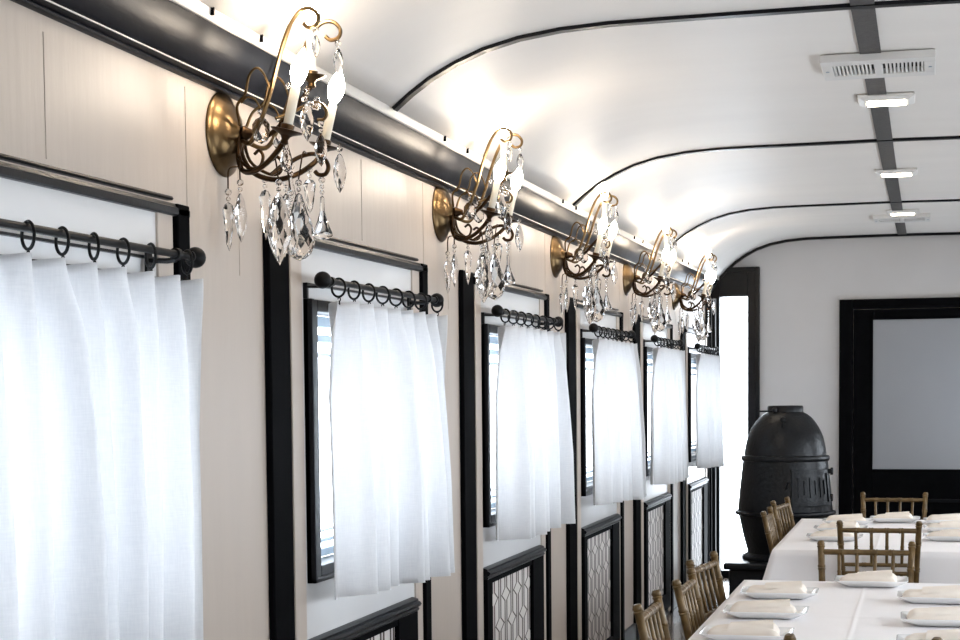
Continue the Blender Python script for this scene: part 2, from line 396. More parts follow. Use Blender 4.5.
PS = [.30, .305, .302, .285, .262, .27, .29]
def window_bay(k, name):
    y = bay_off(k)
    w = struct(empty(name, (WX, y+1.0, 0)), 'window bay with black casing and short linen curtain')
    base = Vector((WX, y+1.0, 0))
    def P(nm, bm, m, par=w, **kw):
        bmesh.ops.translate(bm, verts=bm.verts, vec=-base if par is w else -base)
        return obj(nm, bm, m, par, **kw)
    X = WX
    # raised cream panel around the opening
    bm = bmn()
    for d in ((y+.42, y+OY0, 0.02, Z(.412)), (y+OY1, y+1.672, 0.02, Z(.412)), (y+OY0, y+OY1, 0.02, Z(OH0)), (y+OY0, y+OY1, Z(OH1), Z(.412))):
        box(bm, X-0.001, X+0.018, d[0], d[1], d[2], d[3])
    P('bay_panel', bm, M['panel'])
    # flat stiles of the panel, slightly proud
    bm = bmn(); box(bm, X, X+0.024, y+.445, y+.530, 0.02, Z(.41)); box(bm, X, X+0.024, y+1.588, y+1.668, 0.02, Z(.41))
    P('panel_stile', bm, M['wall'], bevel=0.002)
    # casing : wide post on the near side, narrow one on the far side, head on top
    bm = bmn(); box(bm, X, X+0.020, y+PS[k], y+.447, 0.0, Z(.452)); P('casing_post', bm, M['blackmatt'], bevel=0.004)
    bm = bmn(); box(bm, X, X+0.034, y+1.676, y+1.742, 0.0, Z(.437)); P('casing_post', bm, M['blackmatt'], bevel=0.004)
    bm = bmn()
    z = Z(.408)
    moulding_y(bm, y+.432, y+1.742, [(X, z), (X+.030, z), (X+.034, z+.004), (X+.034, z+.018), (X+.030, z+.0205), (X+.026, z+.0285), (X+.022, z+.029), (X, z+.029)])
    P('casing_head', bm, M['black'])
    bm = bmn(); z = Z(.446)
    moulding_y(bm, y+.30, y+1.690, [(X, z), (X+.014, z), (X+.017, z+.004), (X+.014, z+.009), (X, z+.009)])
    P('head_bead', bm, M['black'])
    # window frame
    fx0, fx1 = X-0.05, X+0.034
    bm = bmn()
    box(bm, fx0, fx1, y+.553, y+.628, Z(-.538), Z(.262)); box(bm, fx0, fx1, y+1.585, y+1.655, Z(-.538), Z(.262))
    box(bm, fx0, fx1, y+.628, y+1.585, Z(-.538), Z(-.494)); box(bm, fx0, fx1, y+.628, y+1.585, Z(.228), Z(.262))
    box(bm, fx0, fx1+.010, y+.553, y+.575, Z(-.538), Z(.262)); box(bm, fx0, fx1+.010, y+.553, y+1.655, Z(-.538), Z(-.524))
    P('window_frame', bm, M['black'], bevel=0.003)
    # thin bead carried on above the frame up to the rod
    bm = bmn(); box(bm, X+.018, X+.030, y+.553, y+.566, Z(.262), Z(.306)); box(bm, X+.018, X+.030, y+.553, y+1.655, Z(.300), Z(.306))
    P('shade_bead', bm, M['black'])
    # sash rails and glass
    bm = bmn()
    for a, b in ((.195, .228), (.150, .172), (.105, .118), (-.494, -.470), (-.452, -.440), (-.420, -.412)):
        box(bm, X-.075, X-.055, y+OY0, y+OY1, Z(a), Z(b))
    P('sash_rail', bm, M['sash'], bevel=0.002)
    bm = bmn(); box(bm, X-.085, X-.080, y+OY0-.01, y+OY1+.01, Z(OH0)-.01, Z(OH1)+.01); P('window_pane', bm, M['pane'])
    # dado : moulded rail, stiles and patterned panel
    bm = bmn(); z = Z(-.742)
    moulding_y(bm, y+.530, y+1.560, [(X, z), (X+.040, z), (X+.044, z+.006), (X+.040, z+.012), (X+.047, z+.016), (X+.052, z+.024), (X+.047, z+.031), (X+.040, z+.034), (X+.040, z+.040), (X+.028, z+.044), (X+.018, z+.046), (X, z+.046)])
    P('dado_rail', bm, M['black'], smooth=True, angle=30)
    bm = bmn(); box(bm, X, X+.040, y+.530, y+.612, .06, Z(-.742)); P('dado_stile', bm, M['blackmatt'], bevel=0.003)
    bm = bmn(); box(bm, X, X+.040, y+1.340, y+1.556, .06, Z(-.742)); P('dado_stile', bm, M['blackmatt'], bevel=0.003)
    bm = bmn(); box(bm, X, X+.040, y+.612, y+1.340, .06, .17); box(bm, X, X+.036, y+.612, y+1.340, Z(-.765), Z(-.742)); P('dado_frame', bm, M['blackmatt'], bevel=0.003)
    bm = bmn(); box(bm, X, X+.024, y+.60, y+1.35, .10, Z(-.75)); P('dado_panel', bm, M['trellis'])
    return w
for k in range(0, 7):
    window_bay(k, 'window_%d' % (k+1))

# windows of the right side (outside the picture, they only let the daylight in)
for k in BAYS:
    y = bay_off(k)
    w = struct(empty('window_%d' % (k+11), (RX, y+1.1, Z(-.1))))
    bm = bmn()
    for d in ((y+.55, y+.62, Z(-.54), Z(.26)), (y+1.595, y+1.66, Z(-.54), Z(.26)), (y+.62, y+1.595, Z(-.54), Z(-.495)), (y+.62, y+1.595, Z(.23), Z(.26))):
        box(bm, RX-.03, RX+.05, *d)
    bmesh.ops.translate(bm, verts=bm.verts, vec=-Vector(w.location))
    obj('window_frame', bm, M['black'], w)
    bm = bmn(); box(bm, RX+.08, RX+.085, y+OY0-.01, y+OY1+.01, Z(OH0)-.01, Z(OH1)+.01)
    bmesh.ops.translate(bm, verts=bm.verts, vec=-Vector(w.location))
    obj('window_pane', bm, M['pane'], w)

# ------------------------------------------------------------------ curtain rods, rings, curtains
ROD_X, ROD_H = WX+0.10, 0.307
ordinal = {0: 'nearest', 1: 'second nearest', 2: 'third from the camera', 3: 'fourth from the camera', 4: 'second from the end wall', 5: 'beside the bright end window'}
def make_rod(y0, y1):
    r = empty('curtain_rod', (ROD_X, (y0+y1)/2, Z(ROD_H))); L = (y1-y0)/2
    bm = bmn(); tube(bm, [(0, -L, 0), (0, L, 0)], 0.0085, 12); obj('rod', bm, M['rod'], r, smooth=True)
    for s in (-1, 1):
        bm = bmn()
        prof = [(0.009, -0.030), (0.013, -0.028), (0.013, -0.022), (0.009, -0.020)]
        for i in range(1, 12):
            a = PI*i/12; prof.append((0.0235*math.sin(a)+0.0005, -0.0235*math.cos(a)+0.0035))
        prof.append((0.0, 0.0275))
        lathe(bm, prof, 20, axis_m((0, s*(L+0.004), 0), (0, s, 0))); obj('finial', bm, M['rod'], r, smooth=True)
        bm = bmn()
        yb = L-0.095 if s > 0 else -L+0.06
        d = WX+0.030-ROD_X if s > 0 else WX+0.018-ROD_X
        if s > 0: box(bm, d, d+.006, yb-.014, yb+.014, -.060, .018)
        tube(bm, [(d+.003, yb, -.012), (-.02, yb, -.014), (0, yb, -.012)], 0.006 if s > 0 else .004, 8)
        lathe(bm, [(0.0105, -.009), (.0135, -.009), (.0135, .009), (.0105, .009)], 14, axis_m((0, yb, 0), (0, 1, 0)))
        obj('bracket', bm, M['rod'], r, smooth=True)
    return r

def curtain_ring_bm():
    bm = bmn()
    tube(bm, [(0.0255*math.cos(2*PI*i/24), 0, 0.0255*math.sin(2*PI*i/24)) for i in range(24)], 0.0034, 8, closed=True)
    tube(bm, [(0.005*math.cos(2*PI*i/10), 0, -0.033+0.005*math.sin(2*PI*i/10)) for i in range(10)], 0.0016, 6, closed=True)
    tube(bm, [(0, 0, -.037), (0.001, 0, -.048)], 0.0018, 6)
    return bm

def make_curtain(k, seed):
    rnd = random.Random(seed)
    y = bay_off(k)
    t0, t1 = y+0.572, y+(1.600 if k == 1 else 1.650)              # top edge
    b0, b1 = y+0.556+rnd.uniform(-.02, .02), y+(1.56 if k == 1 else 1.71+rnd.uniform(-.02, .03))   # bottom edge
    NR = 8
    root = empty('curtain', (ROD_X, (t0+t1)/2, Z(.255)))
    base = Vector(root.location)
    bm = bmn(); NU, NV = 200, 44
    ph = [rnd.uniform(-.22, .22) for _ in range(NR+3)]; am = [rnd.uniform(.75, 1.25) for _ in range(NR+3)]
    def interp(a, s):
        i = int(s); f = s-i; f = f*f*(3-2*f); return a[i]*(1-f)+a[min(i+1, len(a)-1)]*f
    rows = []
    htop, hbot = 0.258, -0.598
    for j in range(NV+1):
        v = j/NV; row = []
        drop = v
        for i in range(NU+1):
            u = i/NU
            yy = (t0+(t1-t0)*u)*(1-drop**1.2)+(b0+(b1-b0)*u)*drop**1.2
            s = u*NR
            phase = 2*PI*(s+interp(ph, s)*min(1, v*2.5))
            c = math.cos(phase)
            head = math.exp(-(v/.10)**2)
            body = 0.036+0.024*min(1, v*1.6)
            # header : pinched folds, sharper
            shape_h = (abs(c)**.7)*(1 if c > 0 else -1)*0.027
            shape_b = (c*0.80+0.26*math.sin(2*phase)+0.20*math.sin(phase*.5+seed))*body*interp(am, s)*(0.30+0.70*min(1, (u/.20)**2))
            x = shape_h*head+shape_b*(1-head)
            x += 0.008*v + (0.012*math.sin(3.1*u*PI+seed)*v)
            yy += 0.012*math.sin(phase)*(1-head)*(.4+.6*v)
            # the near edge turns a little into the room
            e = max(0, 1-u/.19)
            x -= 0.040*e*min(1, .35+v*2); x += 0.030*math.exp(-((u-.16)/.07)**2)*min(1, .25+v)
            z = htop-0.010*(1-math.cos(phase))*0.5*head - (htop-hbot)*v
            z += v*(0.006*math.sin(5*u+seed)+0.022*(u-.5)*-1.0)
            row.append(bm.verts.new(Vector((ROD_X+x, yy, Z(z)))-base))
        rows.append(row)
    for a, b in zip(rows, rows[1:]):
        for i in range(NU): bm.faces.new((a[i], b[i], b[i+1], a[i+1]))
    hem = [[v.co.copy() for v in row] for row in rows[-2:]]
    c = obj('curtain_panel', bm, M['curtain'], root, smooth=True, angle=180)
    so = c.modifiers.new('thick', 'SOLIDIFY'); so.thickness = 0.0012
    # hem band, a folded strip at the lower edge
    bm = bmn(); hr = [[bm.verts.new(p+Vector((.0022, 0, 0))) for p in row] for row in hem]
    for a, b in zip(hr, hr[1:]):
        for i in range(NU): bm.faces.new((a[i], b[i], b[i+1], a[i+1]))
    obj('hem', bm, M['curtain'], root, smooth=True, angle=180)
    rb = curtain_ring_bm()
    me = bpy.data.meshes.new('curtain_ring'); rb.to_mesh(me); rb.free(); me.materials.append(M['rod'])
    for p in me.polygons: p.use_smooth = True
    for i in range(NR):
        u = (i+.35)/NR if i < NR-1 else .975
        o = bpy.data.objects.new('curtain_ring', me); COL.objects.link(o); o.parent = root
        o.location = Vector((ROD_X, t0+(t1-t0)*u, Z(ROD_H-.0135)))-base
        o.rotation_euler = (0, rnd.uniform(-.08, .08), (.62 if k == 1 else .48)*rnd.uniform(.75, 1.2)*(-1))
    return root
CG = 'short white linen curtains along the left wall'; RG = 'black curtain rods along the left wall'
curtain_lab = {1: 'white linen curtain at the left edge of the picture, nearest to the camera',
 2: 'white linen curtain of the second window, right behind the first crystal sconce',
 3: 'white linen curtain of the third window, below the second crystal sconce',
 4: 'white linen curtain of the fourth window, below the third crystal sconce',
 5: 'white linen curtain of the fifth window, below the fourth crystal sconce',
 6: 'white linen curtain farthest away, beside the bright end window'}
rod_lab = {1: 'black curtain rod running out of the picture at the left edge',
 2: 'black curtain rod with both ball ends, below the first crystal sconce',
 3: 'black curtain rod of the third window, below the second crystal sconce',
 4: 'black curtain rod of the fourth window, below the third crystal sconce',
 5: 'black curtain rod of the fifth window, below the fourth crystal sconce',
 6: 'black curtain rod farthest away, beside the bright end window'}
for k in range(1, 7):
    y = bay_off(k)
    tag(make_rod(y+.497, y+1.612), rod_lab[k], 'curtain rod', RG)
    tag(make_curtain(k, k*3+1), curtain_lab[k], 'curtain', CG)

# ------------------------------------------------------------------ crystal wall sconces
def rotY(bm, p, ang):      # tilt outward (about the v axis)
    bmesh.ops.rotate(bm, verts=bm.verts, cent=Vector(p), matrix=Matrix.Rotation(ang, 3, 'Y'))

def crystal(bm, p, L, W, kind='pear', segs=8, rot=0.0):
    """cut drop hanging from point p (its top)"""
    if kind == 'pear': prof = [(0, 0), (.10, -.03), (.17, -.14), (.28, -.30), (.40, -.46), (.48, -.60), (.5, -.70), (.46, -.80), (.36, -.89), (.20, -.96), (0, -1)]; sq = .6
    elif kind == 'icicle': prof = [(0, 0), (.30, -.04), (.5, -.14), (.42, -.35), (.34, -.60), (.22, -.85), (0, -1)]; sq = .8
    elif kind == 'almond': prof = [(0, 0), (.18, -.06), (.32, -.17), (.43, -.30), (.5, -.45), (.48, -.58), (.38, -.72), (.24, -.86), (0, -1)]; sq = .55
    elif kind == 'ball': prof = [(0, 0), (.30, -.10), (.46, -.28), (.5, -.5), (.46, -.72), (.30, -.90), (0, -1)]; sq = 1
    elif kind == 'bell': prof = [(0, 0), (.10, -.04), (.12, -.35), (.26, -.58), (.48, -.84), (.5, -.90), (.36, -.96), (0, -1)]; sq = .9
    m = Matrix.Translation(Vector(p)) @ Matrix.Rotation(rot, 4, 'Z')
    if kind in ('pear', 'almond'): segs = 10
    rings = []
    for i, (r, z) in enumerate(prof):
        o_ = (i % 2)*PI/segs
        rings.append([bm.verts.new(m @ Vector((0, 0, z*L)))] if r == 0 else
                     [bm.verts.new(m @ Vector((r*W*math.cos(2*PI*k/segs+o_), sq*r*W*math.sin(2*PI*k/segs+o_), z*L))) for k in range(segs)])
    for i, (a, b) in enumerate(zip(rings, rings[1:])):
        for k in range(segs):
            k2 = (k+1) % segs
            if len(a) == 1: bm.faces.new((a[0], b[k2], b[k]))
            elif len(b) == 1: bm.faces.new((a[k], a[k2], b[0]))
            elif i % 2 == 0:
                bm.faces.new((a[k], a[k2], b[k])); bm.faces.new((a[k2], b[k2], b[k]))
            else:
                bm.faces.new((a[k], b[k2], b[k])); bm.faces.new((a[k], a[k2], b[k2]))

def pendant(par, p, total, W, kind, nb=2, rot=0.3, lead=0.0):
    """string of beads ending in a cut drop, one part with the drop as its sub-part"""
    bm = bmn(); p = Vector(p); z = 0.0
    tube(bm, [p+Vector((0,0,.004)), p+Vector((0,0,-lead-.002))], .0009, 5)
    z = -lead
    for i in range(nb):
        d = .017 if i == 0 else .012
        crystal(bm, p+Vector((0,0,z)), d, d, 'ball', 8, rot); z -= d+.002
    o = obj('crystal_bead', bm, M['crystal'], par)
    bm = bmn(); crystal(bm, p+Vector((0,0,z)), total+z, W, kind, 8, rot)
    obj('crystal_drop', bm, M['crystal'], o)
    return o

def make_sconce():
    s = empty('wall_sconce', (WX, 2.021+DZ, Z(.643)))
    # round dished backplate
    bm = bmn()
    lathe(bm, [(.103, 0), (.105, .004), (.102, .009), (.092, .012), (.086, .018), (.070, .030), (.050, .038), (.034, .041), (.030, .046), (.018, .050), (.014, .056), (0, .058)], 40, axis_m((0,0,0), (1,0,0)))
    obj('backplate', bm, M['brass'], s, smooth=True, angle=50)
    # hub
    bm = bmn()
    lathe(bm, [(.012, .050), (.018, .054), (.020, .062), (.014, .070), (.010, .080), (.006, .086), (0, .087)], 18, axis_m((0,0,0), (1,0,0)))
    obj('hub', bm, M['brassdark'], s, smooth=True)
    tips = []
    for sg in (-1, 1):
        # candle arm : S sweep from the hub down and up to the cup
        bm = bmn()
        path = smooth_path([(.055, 0, -.005), (.047, sg*.012, -.050), (.066, sg*.040, -.092), (.108, sg*.078, -.106), (.155, sg*.105, -.092), (.192, sg*.122, -.066), (.214, sg*.130, -.042)], 6)
        tube(bm, path, [.0068]*len(path), 8); obj('candle_arm', bm, M['brassdark'], s, smooth=True)
        # second curl carrying the hooks
        bm = bmn()
        path = smooth_path([(.050, sg*.010, .000), (.058, sg*.035, -.062), (.095, sg*.060, -.092), (.124, sg*.066, -.092), (.133, sg*.064, -.068), (.122, sg*.060, -.052), (.108, sg*.058, -.060)], 5)
        tube(bm, path, .0042, 7); obj('scroll', bm, M['brassdark'], s, smooth=True)
        # tall scroll rising to the top
        bm = bmn()
        path = smooth_path([(.060, sg*.015, -.020), (.095, sg*.050, -.030), (.125, sg*.060, .015), (.152, sg*.062, .080), (.174, sg*.064, .151), (.191, sg*.066, .200), (.213, sg*.070, .246), (.240, sg*.074, .274), (.268, sg*.078, .276), (.286, sg*.080, .258), (.282, sg*.080, .238), (.262, sg*.078, .232), (.248, sg*.076, .242)], 6)
        tube(bm, path, [.0058]*(len(path)//2)+[.0050]*(len(path)-len(path)//2), 8); obj('scroll', bm, M['brass'], s, smooth=True)
        # little arch above the plate, hung with a ball
        bm = bmn()
        path = smooth_path([(.056, sg*.020, .018), (.062, sg*.050, .060), (.088, sg*.062, .085), (.100, sg*.064, .128), (.120, sg*.065, .146), (.140, sg*.066, .130), (.156, sg*.064, .088)], 5)
        tube(bm, path, [.0042, .0026], 7); obj('scroll', bm, M['brass'], s, smooth=True)
        bm = bmn()
        path = smooth_path([(.075, sg*.055, .066), (.094, sg*.060, .078), (.115, sg*.062, .070), (.128, sg*.062, .048)], 5)
        tube(bm, path, .0022, 6); obj('hook', bm, M['brass'], s, smooth=True)
        # cup, drip pan, candle, bulb
        tip = Vector((.216, sg*.131, -.040)); tilt = .24
        bm = bmn()
        lathe(bm, [(.006, -.012), (.011, -.008), (.008, .000), (.012, .008), (.018, .012), (.036, .019), (.040, .023), (.036, .024), (.018, .020), (.016, .022), (.017, .036), (.014, .038), (.0, .036)], 24, Matrix.Translation(tip))
        rotY(bm, tip, tilt); obj('candle_cup', bm, M['brassdark'], s, smooth=True, angle=45)
        bm = bmn(); lathe(bm, [(.0118, .030), (.0118, .124), (.010, .127), (.0, .127)], 18, Matrix.Translation(tip)); rotY(bm, tip, tilt)
        obj('candle_sleeve', bm, M['sleeve'], s, smooth=True)
        bm = bmn(); lathe(bm, [(.0075, .125), (.009, .130), (.0160, .143), (.0205, .160), (.0200, .176), (.0150, .192), (.0075, .206), (.003, .217), (0, .221)], 18, Matrix.Translation(tip)); rotY(bm, tip, tilt)
        obj('bulb', bm, M['bulb'], s, smooth=True)
    # upper centre candle on its own stem
    bm = bmn()
    path = smooth_path([(.060, 0, .006), (.105, 0, -.012), (.150, 0, .012), (.185, 0, .050), (.215, 0, .080), (.236, 0, .108)], 6)
    tube(bm, path, .0062, 8); obj('candle_arm', bm, M['brassdark'], s, smooth=True)
    tip = Vector((.238, 0, .112))
    bm = bmn(); lathe(bm, [(.006, -.010), (.011, -.006), (.008, .002), (.014, .010), (.032, .016), (.036, .020), (.032, .021), (.017, .018), (.016, .030), (.013, .032), (0, .030)], 24, Matrix.Translation(tip))
    obj('candle_cup', bm, M['brass'], s, smooth=True, angle=45)
    bm = bmn(); lathe(bm, [(.0118, .028), (.0118, .138), (.010, .141), (0, .141)], 18, Matrix.Translation(tip)); obj('candle_sleeve', bm, M['sleeve'], s, smooth=True)
    bm = bmn(); lathe(bm, [(.0075, .139), (.009, .144), (.0160, .157), (.0205, .174), (.0200, .190), (.0150, .206), (.0075, .220), (.003, .231), (0, .235)], 18, Matrix.Translation(tip)); obj('bulb', bm, M['bulb'], s, smooth=True)
    # curl reaching forward under the candles
    bm = bmn()
    path = smooth_path([(.118, .030, -.098), (.140, .055, -.078), (.175, .072, -.054), (.212, .078, -.046), (.240, .080, -.060), (.250, .080, -.080), (.242, .080, -.097), (.224, .080, -.098), (.214, .080, -.089)], 6)
    tube(bm, path, .0056, 8); obj('scroll', bm, M['brassdark'], s, smooth=True)
    # short side curl
    bm = bmn()
    path = smooth_path([(.150, -.02, .030), (.185, .02, .052), (.215, .05, .075), (.240, .064, .074), (.252, .066, .052), (.244, .066, .036), (.228, .066, .036)], 5)
    tube(bm, path, .0042, 7); obj('scroll', bm, M['brass'], s, smooth=True)
    # wire hooks below the arms
    for p in (((.075, -.085, -.092), (.058, -.100, -.100), (.055, -.100, -.146)), ((.075, -.050, -.094), (.066, -.050, -.060), (.066, -.050, -.120)),
              ((.118, .02, -.098), (.165, .0, -.080), (.178, 0, -.142)), ((.20, .06, -.046), (.205, .02, -.052), (.200, 0, -.118)), ((.150, -.095, -.094), (.176, -.10, -.075), (.186, -.10, -.128))):
        bm = bmn(); tube(bm, smooth_path(p, 5), .0021, 6); obj('hook', bm, M['brassdark'], s, smooth=True)
    # crystals
    pendant(s, (.055, -.100, -.146), .152, .030, 'icicle', 2, .2)
    pendant(s, (.066, -.050, -.118), .155, .040, 'almond', 2, 1.2)
    pendant(s, (.186, -.100, -.128), .208, .062, 'almond', 2, .5)
    pendant(s, (.178, .000, -.142), .165, .044, 'pear', 3, .9)
    pendant(s, (.200, .000, -.118), .200, .080, 'pear', 2, .35)
    pendant(s, (.232, .080, -.103), .158, .052, 'bell', 3, .1)
    pendant(s, (.128, .100, -.104), .150, .036, 'almond', 2, .8)
    pendant(s, (.085, .066, -.098), .160, .030, 'icicle', 2, .3)
    pendant(s, (.280, .080, .232), .085, .026, 'almond', 1, .4)
    pendant(s, (.280, -.080, .232), .075, .024, 'almond', 1, .9)
    pendant(s, (.236, .066, .034), .115, .034, 'almond', 2, .7)
    pendant(s, (.128, -.062, .048), .085, .046, 'ball', 1, .4)
    pendant(s, (.128, .062, .048), .085, .040, 'ball', 1, .2)
    pendant(s, (.206, -.096, -.018), .095, .030, 'pear', 1, .2)
    pendant(s, (.262, .131, -.020), .120, .034, 'almond', 1, .5)
    pendant(s, (.160, .055, -.070), .150, .036, 'pear', 2, .6)
    pendant(s, (.185, .118, -.070), .120, .034, 'icicle', 2, .1)
    pendant(s, (.232, -.02, .100), .130, .036, 'almond', 2, .3)
    # bead chain between the candles
    bm = bmn()
    for i in range(9):
        t = i/8
        p = Vector((.215+.03*math.sin(PI*t), -.10+.20*t, .100-.035*math.sin(PI*t)))
        crystal(bm, p, .016, .016, 'ball', 8, i*.4)
    obj('bead_chain', bm, M['crystal'], s)
    return s
SG = 'crystal wall sconces between the windows'
sc_lab = ['large crystal wall sconce nearest the camera, at the left top, its bulbs lit',
 'lit crystal sconce above the third curtain, second from the camera',
 'lit crystal sconce in the middle of the row of five',
 'lit crystal sconce above the fifth curtain, fourth from the camera',
 'smallest crystal sconce, last of the row, beside the dark end window frame']
s0 = tag(make_sconce(), sc_lab[0], 'wall sconce', SG)
for i in range(1, 5):
    dup(s0, (WX, 2.021+DZ*(i+1), Z(.643+(.008 if i > 2 else 0)-(.008 if i == 2 else 0))), 0, sc_lab[i])

# ------------------------------------------------------------------ ceiling vents and lights
def make_vent(x, y, w, d, label):
    h = crown(y)-.004
    v = tag(empty('ceiling_vent', (x, y, Z(h))), label, 'vent', 'air registers on the ceiling')
    bm = bmn(); t = .022
    for a in ((-w/2, w/2, -d/2, -d*.28), (-w/2, w/2, d*.28, d/2), (-w/2, -w*.40, -d*.28, d*.28), (w*.40, w/2, -d*.28, d*.28), (-.014, .014, -d*.28, d*.28)):
        box(bm, a[0], a[1], a[2], a[3], -t, 0.004)
    obj('vent_frame', bm, M['plastic'], v, bevel=.003)
    bm = bmn(); box(bm, -w*.41, w*.41, -d*.29, d*.29, -.002, .004); obj('duct_opening', bm, M['dark'], v)
    for sd in (-1, 1):
        bm = bmn()
        for i in range(10):
            cx = sd*(.014+(w*.40-.014)*(i+.95)/10.4)
            box(bm, cx-.0035, cx+.0035, -d*.28, d*.28, -t*.85, -.003)
        obj('louvre_bank', bm, M['plastic'], v)
    bm = bmn()
    for sx in (-1, 1): lathe(bm, [(.006, -t-.002), (.006, -t+.002)], 10, Matrix.Translation((sx*w*.455, 0, 0)))
    obj('screw', bm, M['sash'], v)
    return v
make_vent(-.160, 5.99, .372, .34, 'large white air register on the ceiling near the top right of the picture')
make_vent(-.160, 11.95, .372, .34, 'small far air register behind the last ceiling light')
def make_lamp(x, y, label):
    h = crown(y)-.004
    v = tag(empty('ceiling_light', (x, y, Z(h))), label, 'ceiling light', 'small rectangular lights on the ceiling strip')
    bm = bmn()
    a = [(.105, .10), (.105, .10), (.082, .078)]
    zz = [0.004, -.006, -.016]
    rows = [[bm.verts.new((sx*w, sy*d, z)) for sx, sy in ((-1,-1),(1,-1),(1,1),(-1,1))] for (w, d), z in zip(a, zz)]
    for p, q in zip(rows, rows[1:]):
        for k in range(4): bm.faces.new((p[k], p[(k+1) % 4], q[(k+1) % 4], q[k]))
    bm.faces.new(rows[0]); bm.faces.new(rows[-1][::-1])
    obj('housing', bm, M['plastic'], v, bevel=.003)
    bm = bmn(); box(bm, -.072, .072, -.052, .052, -.020, -.013); obj('lens', bm, M['led'], v, bevel=.003)
make_lamp(-.150, 6.74, 'lit ceiling light closest to the camera, just past the large vent')
make_lamp(-.150, 9.08, 'lit middle ceiling light, between the other two')
make_lamp(-.150, 11.50, 'lit ceiling light farthest away, in front of the small vent')

# ------------------------------------------------------------------ end wall with bright window and black door
bm = bmn()
x0, x1 = -1.365, WX-0.1
sx0, sx1 = -1.602, -1.378        # bright opening
box(bm, WX-.1, sx0, EY, EY+.1, 0, Z(1.35)); box(bm, sx1, RX+.1, EY, EY+.1, 0, Z(1.35)); box(bm, sx0, sx1, EY, EY+.1, Z(.734), Z(1.35)); box(bm, sx0, sx1, EY, EY+.1, 0, .05)
struct(obj('wall_end', bm, M['endwall']), 'pale grey end wall with the black door')
w = struct(empty('window_8', (-1.49, EY, 0)), 'tall bright end window in a black frame beside the stove')
def PE(nm, bm, m, bevel=0):
    bmesh.ops.translate(bm, verts=bm.verts, vec=-Vector(w.location)); return obj(nm, bm, m, w, bevel=bevel)
bm = bmn()
box(bm, WX+.002, sx0, EY-.035, EY+.06, 0.0, Z(.965)); box(bm, sx1, -1.283, EY-.035, EY+.06, 0.0, Z(.965)); box(bm, sx0, sx1, EY-.035, EY+.06, Z(.734), Z(.965)); box(bm, sx0, sx1, EY-.035, EY+.06, 0, .06)
PE('window_frame', bm, M['black'], .004)
bm = bmn(); box(bm, -1.318, -1.283, EY-.05, EY-.03, 0, Z(.965)); box(bm, WX+.05, -1.318, EY-.05, EY-.03, Z(.925), Z(.965)); PE('frame_moulding', bm, M['black'], .004)
bm = bmn(); box(bm, sx0-.01, sx1+.01, EY+.07, EY+.075, .04, Z(.75)); PE('window_pane', bm, M['pane'])
bm = bmn()
# corner post between the last bay and the end window
box(bm, WX, WX+.05, EY-.17, EY-.03, 0, Z(.72)); box(bm, WX, WX+.075, EY-.12, EY-.03, 0, Z(.72))
struct(obj('trim_13', bm, M['black'], bevel=.004), 'black stepped corner post at the end of the window wall')

d = struct(empty('door_1', (-.02, EY, 0)), 'black end door with a frosted pane in a black casing')
def PD(nm, bm, m, bevel=0, par=None):
    bmesh.ops.translate(bm, verts=bm.verts, vec=-Vector(d.location)); return obj(nm, bm, m, par or d, bevel=bevel)
DXL, DXR, DH = -.553, .52, .612
bm = bmn(); box(bm, -.660, DXL, EY-.035, EY+.02, 0, Z(.689)); box(bm, DXR, DXR+.107, EY-.035, EY+.02, 0, Z(.689)); box(bm, DXL, DXR, EY-.035, EY+.02, Z(DH), Z(.689))
PD('door_casing', bm, M['blackmatt'], .004)
GL, GR, GT, GB = -.400, .36, .526, -.647
bm = bmn()
for b_ in ((DXL+.004, GL, .02, Z(DH-.004)), (GR, DXR-.004, .02, Z(DH-.004)), (GL, GR, Z(GT), Z(DH-.004)), (GL, GR, .02, Z(GB))):
    box(bm, b_[0], b_[1], EY-.022, EY+.02, b_[2], b_[3])
box(bm, GL-.014, GL, EY-.028, EY, Z(GB)-.014, Z(GT)+.014); box(bm, GR, GR+.014, EY-.028, EY, Z(GB)-.014, Z(GT)+.014); box(bm, GL, GR, EY-.028, EY, Z(GT), Z(GT)+.014); box(bm, GL, GR, EY-.028, EY, Z(GB)-.014, Z(GB))
PD('door_leaf', bm, M['blackmatt'], .003)
bm = bmn(); box(bm, GL, GR, EY-.012, EY-.004, Z(GB), Z(GT)); PD('frosted_pane', bm, M['frost'])
bm = bmn()
for b_ in ((GL+.02, GR-.02, Z(-.905), Z(-.880)), (GL+.02, GR-.02, .20, .225), (GL+.02, GL+.045, .20, Z(-.88)), (GR-.045, GR-.02, .20, Z(-.88))):
    box(bm, b_[0], b_[1], EY-.030, EY-.02, b_[2], b_[3])
PD('panel_moulding', bm, M['black'], .003)
bm = bmn(); lathe(bm, [(.012, 0), (.012, .03), (.028, .04), (.03, .055), (.02, .068), (0, .07)], 16, axis_m((DXR-.06, EY-.022, 1.0), (0, -1, 0))); PD('door_knob', bm, M['brass'])

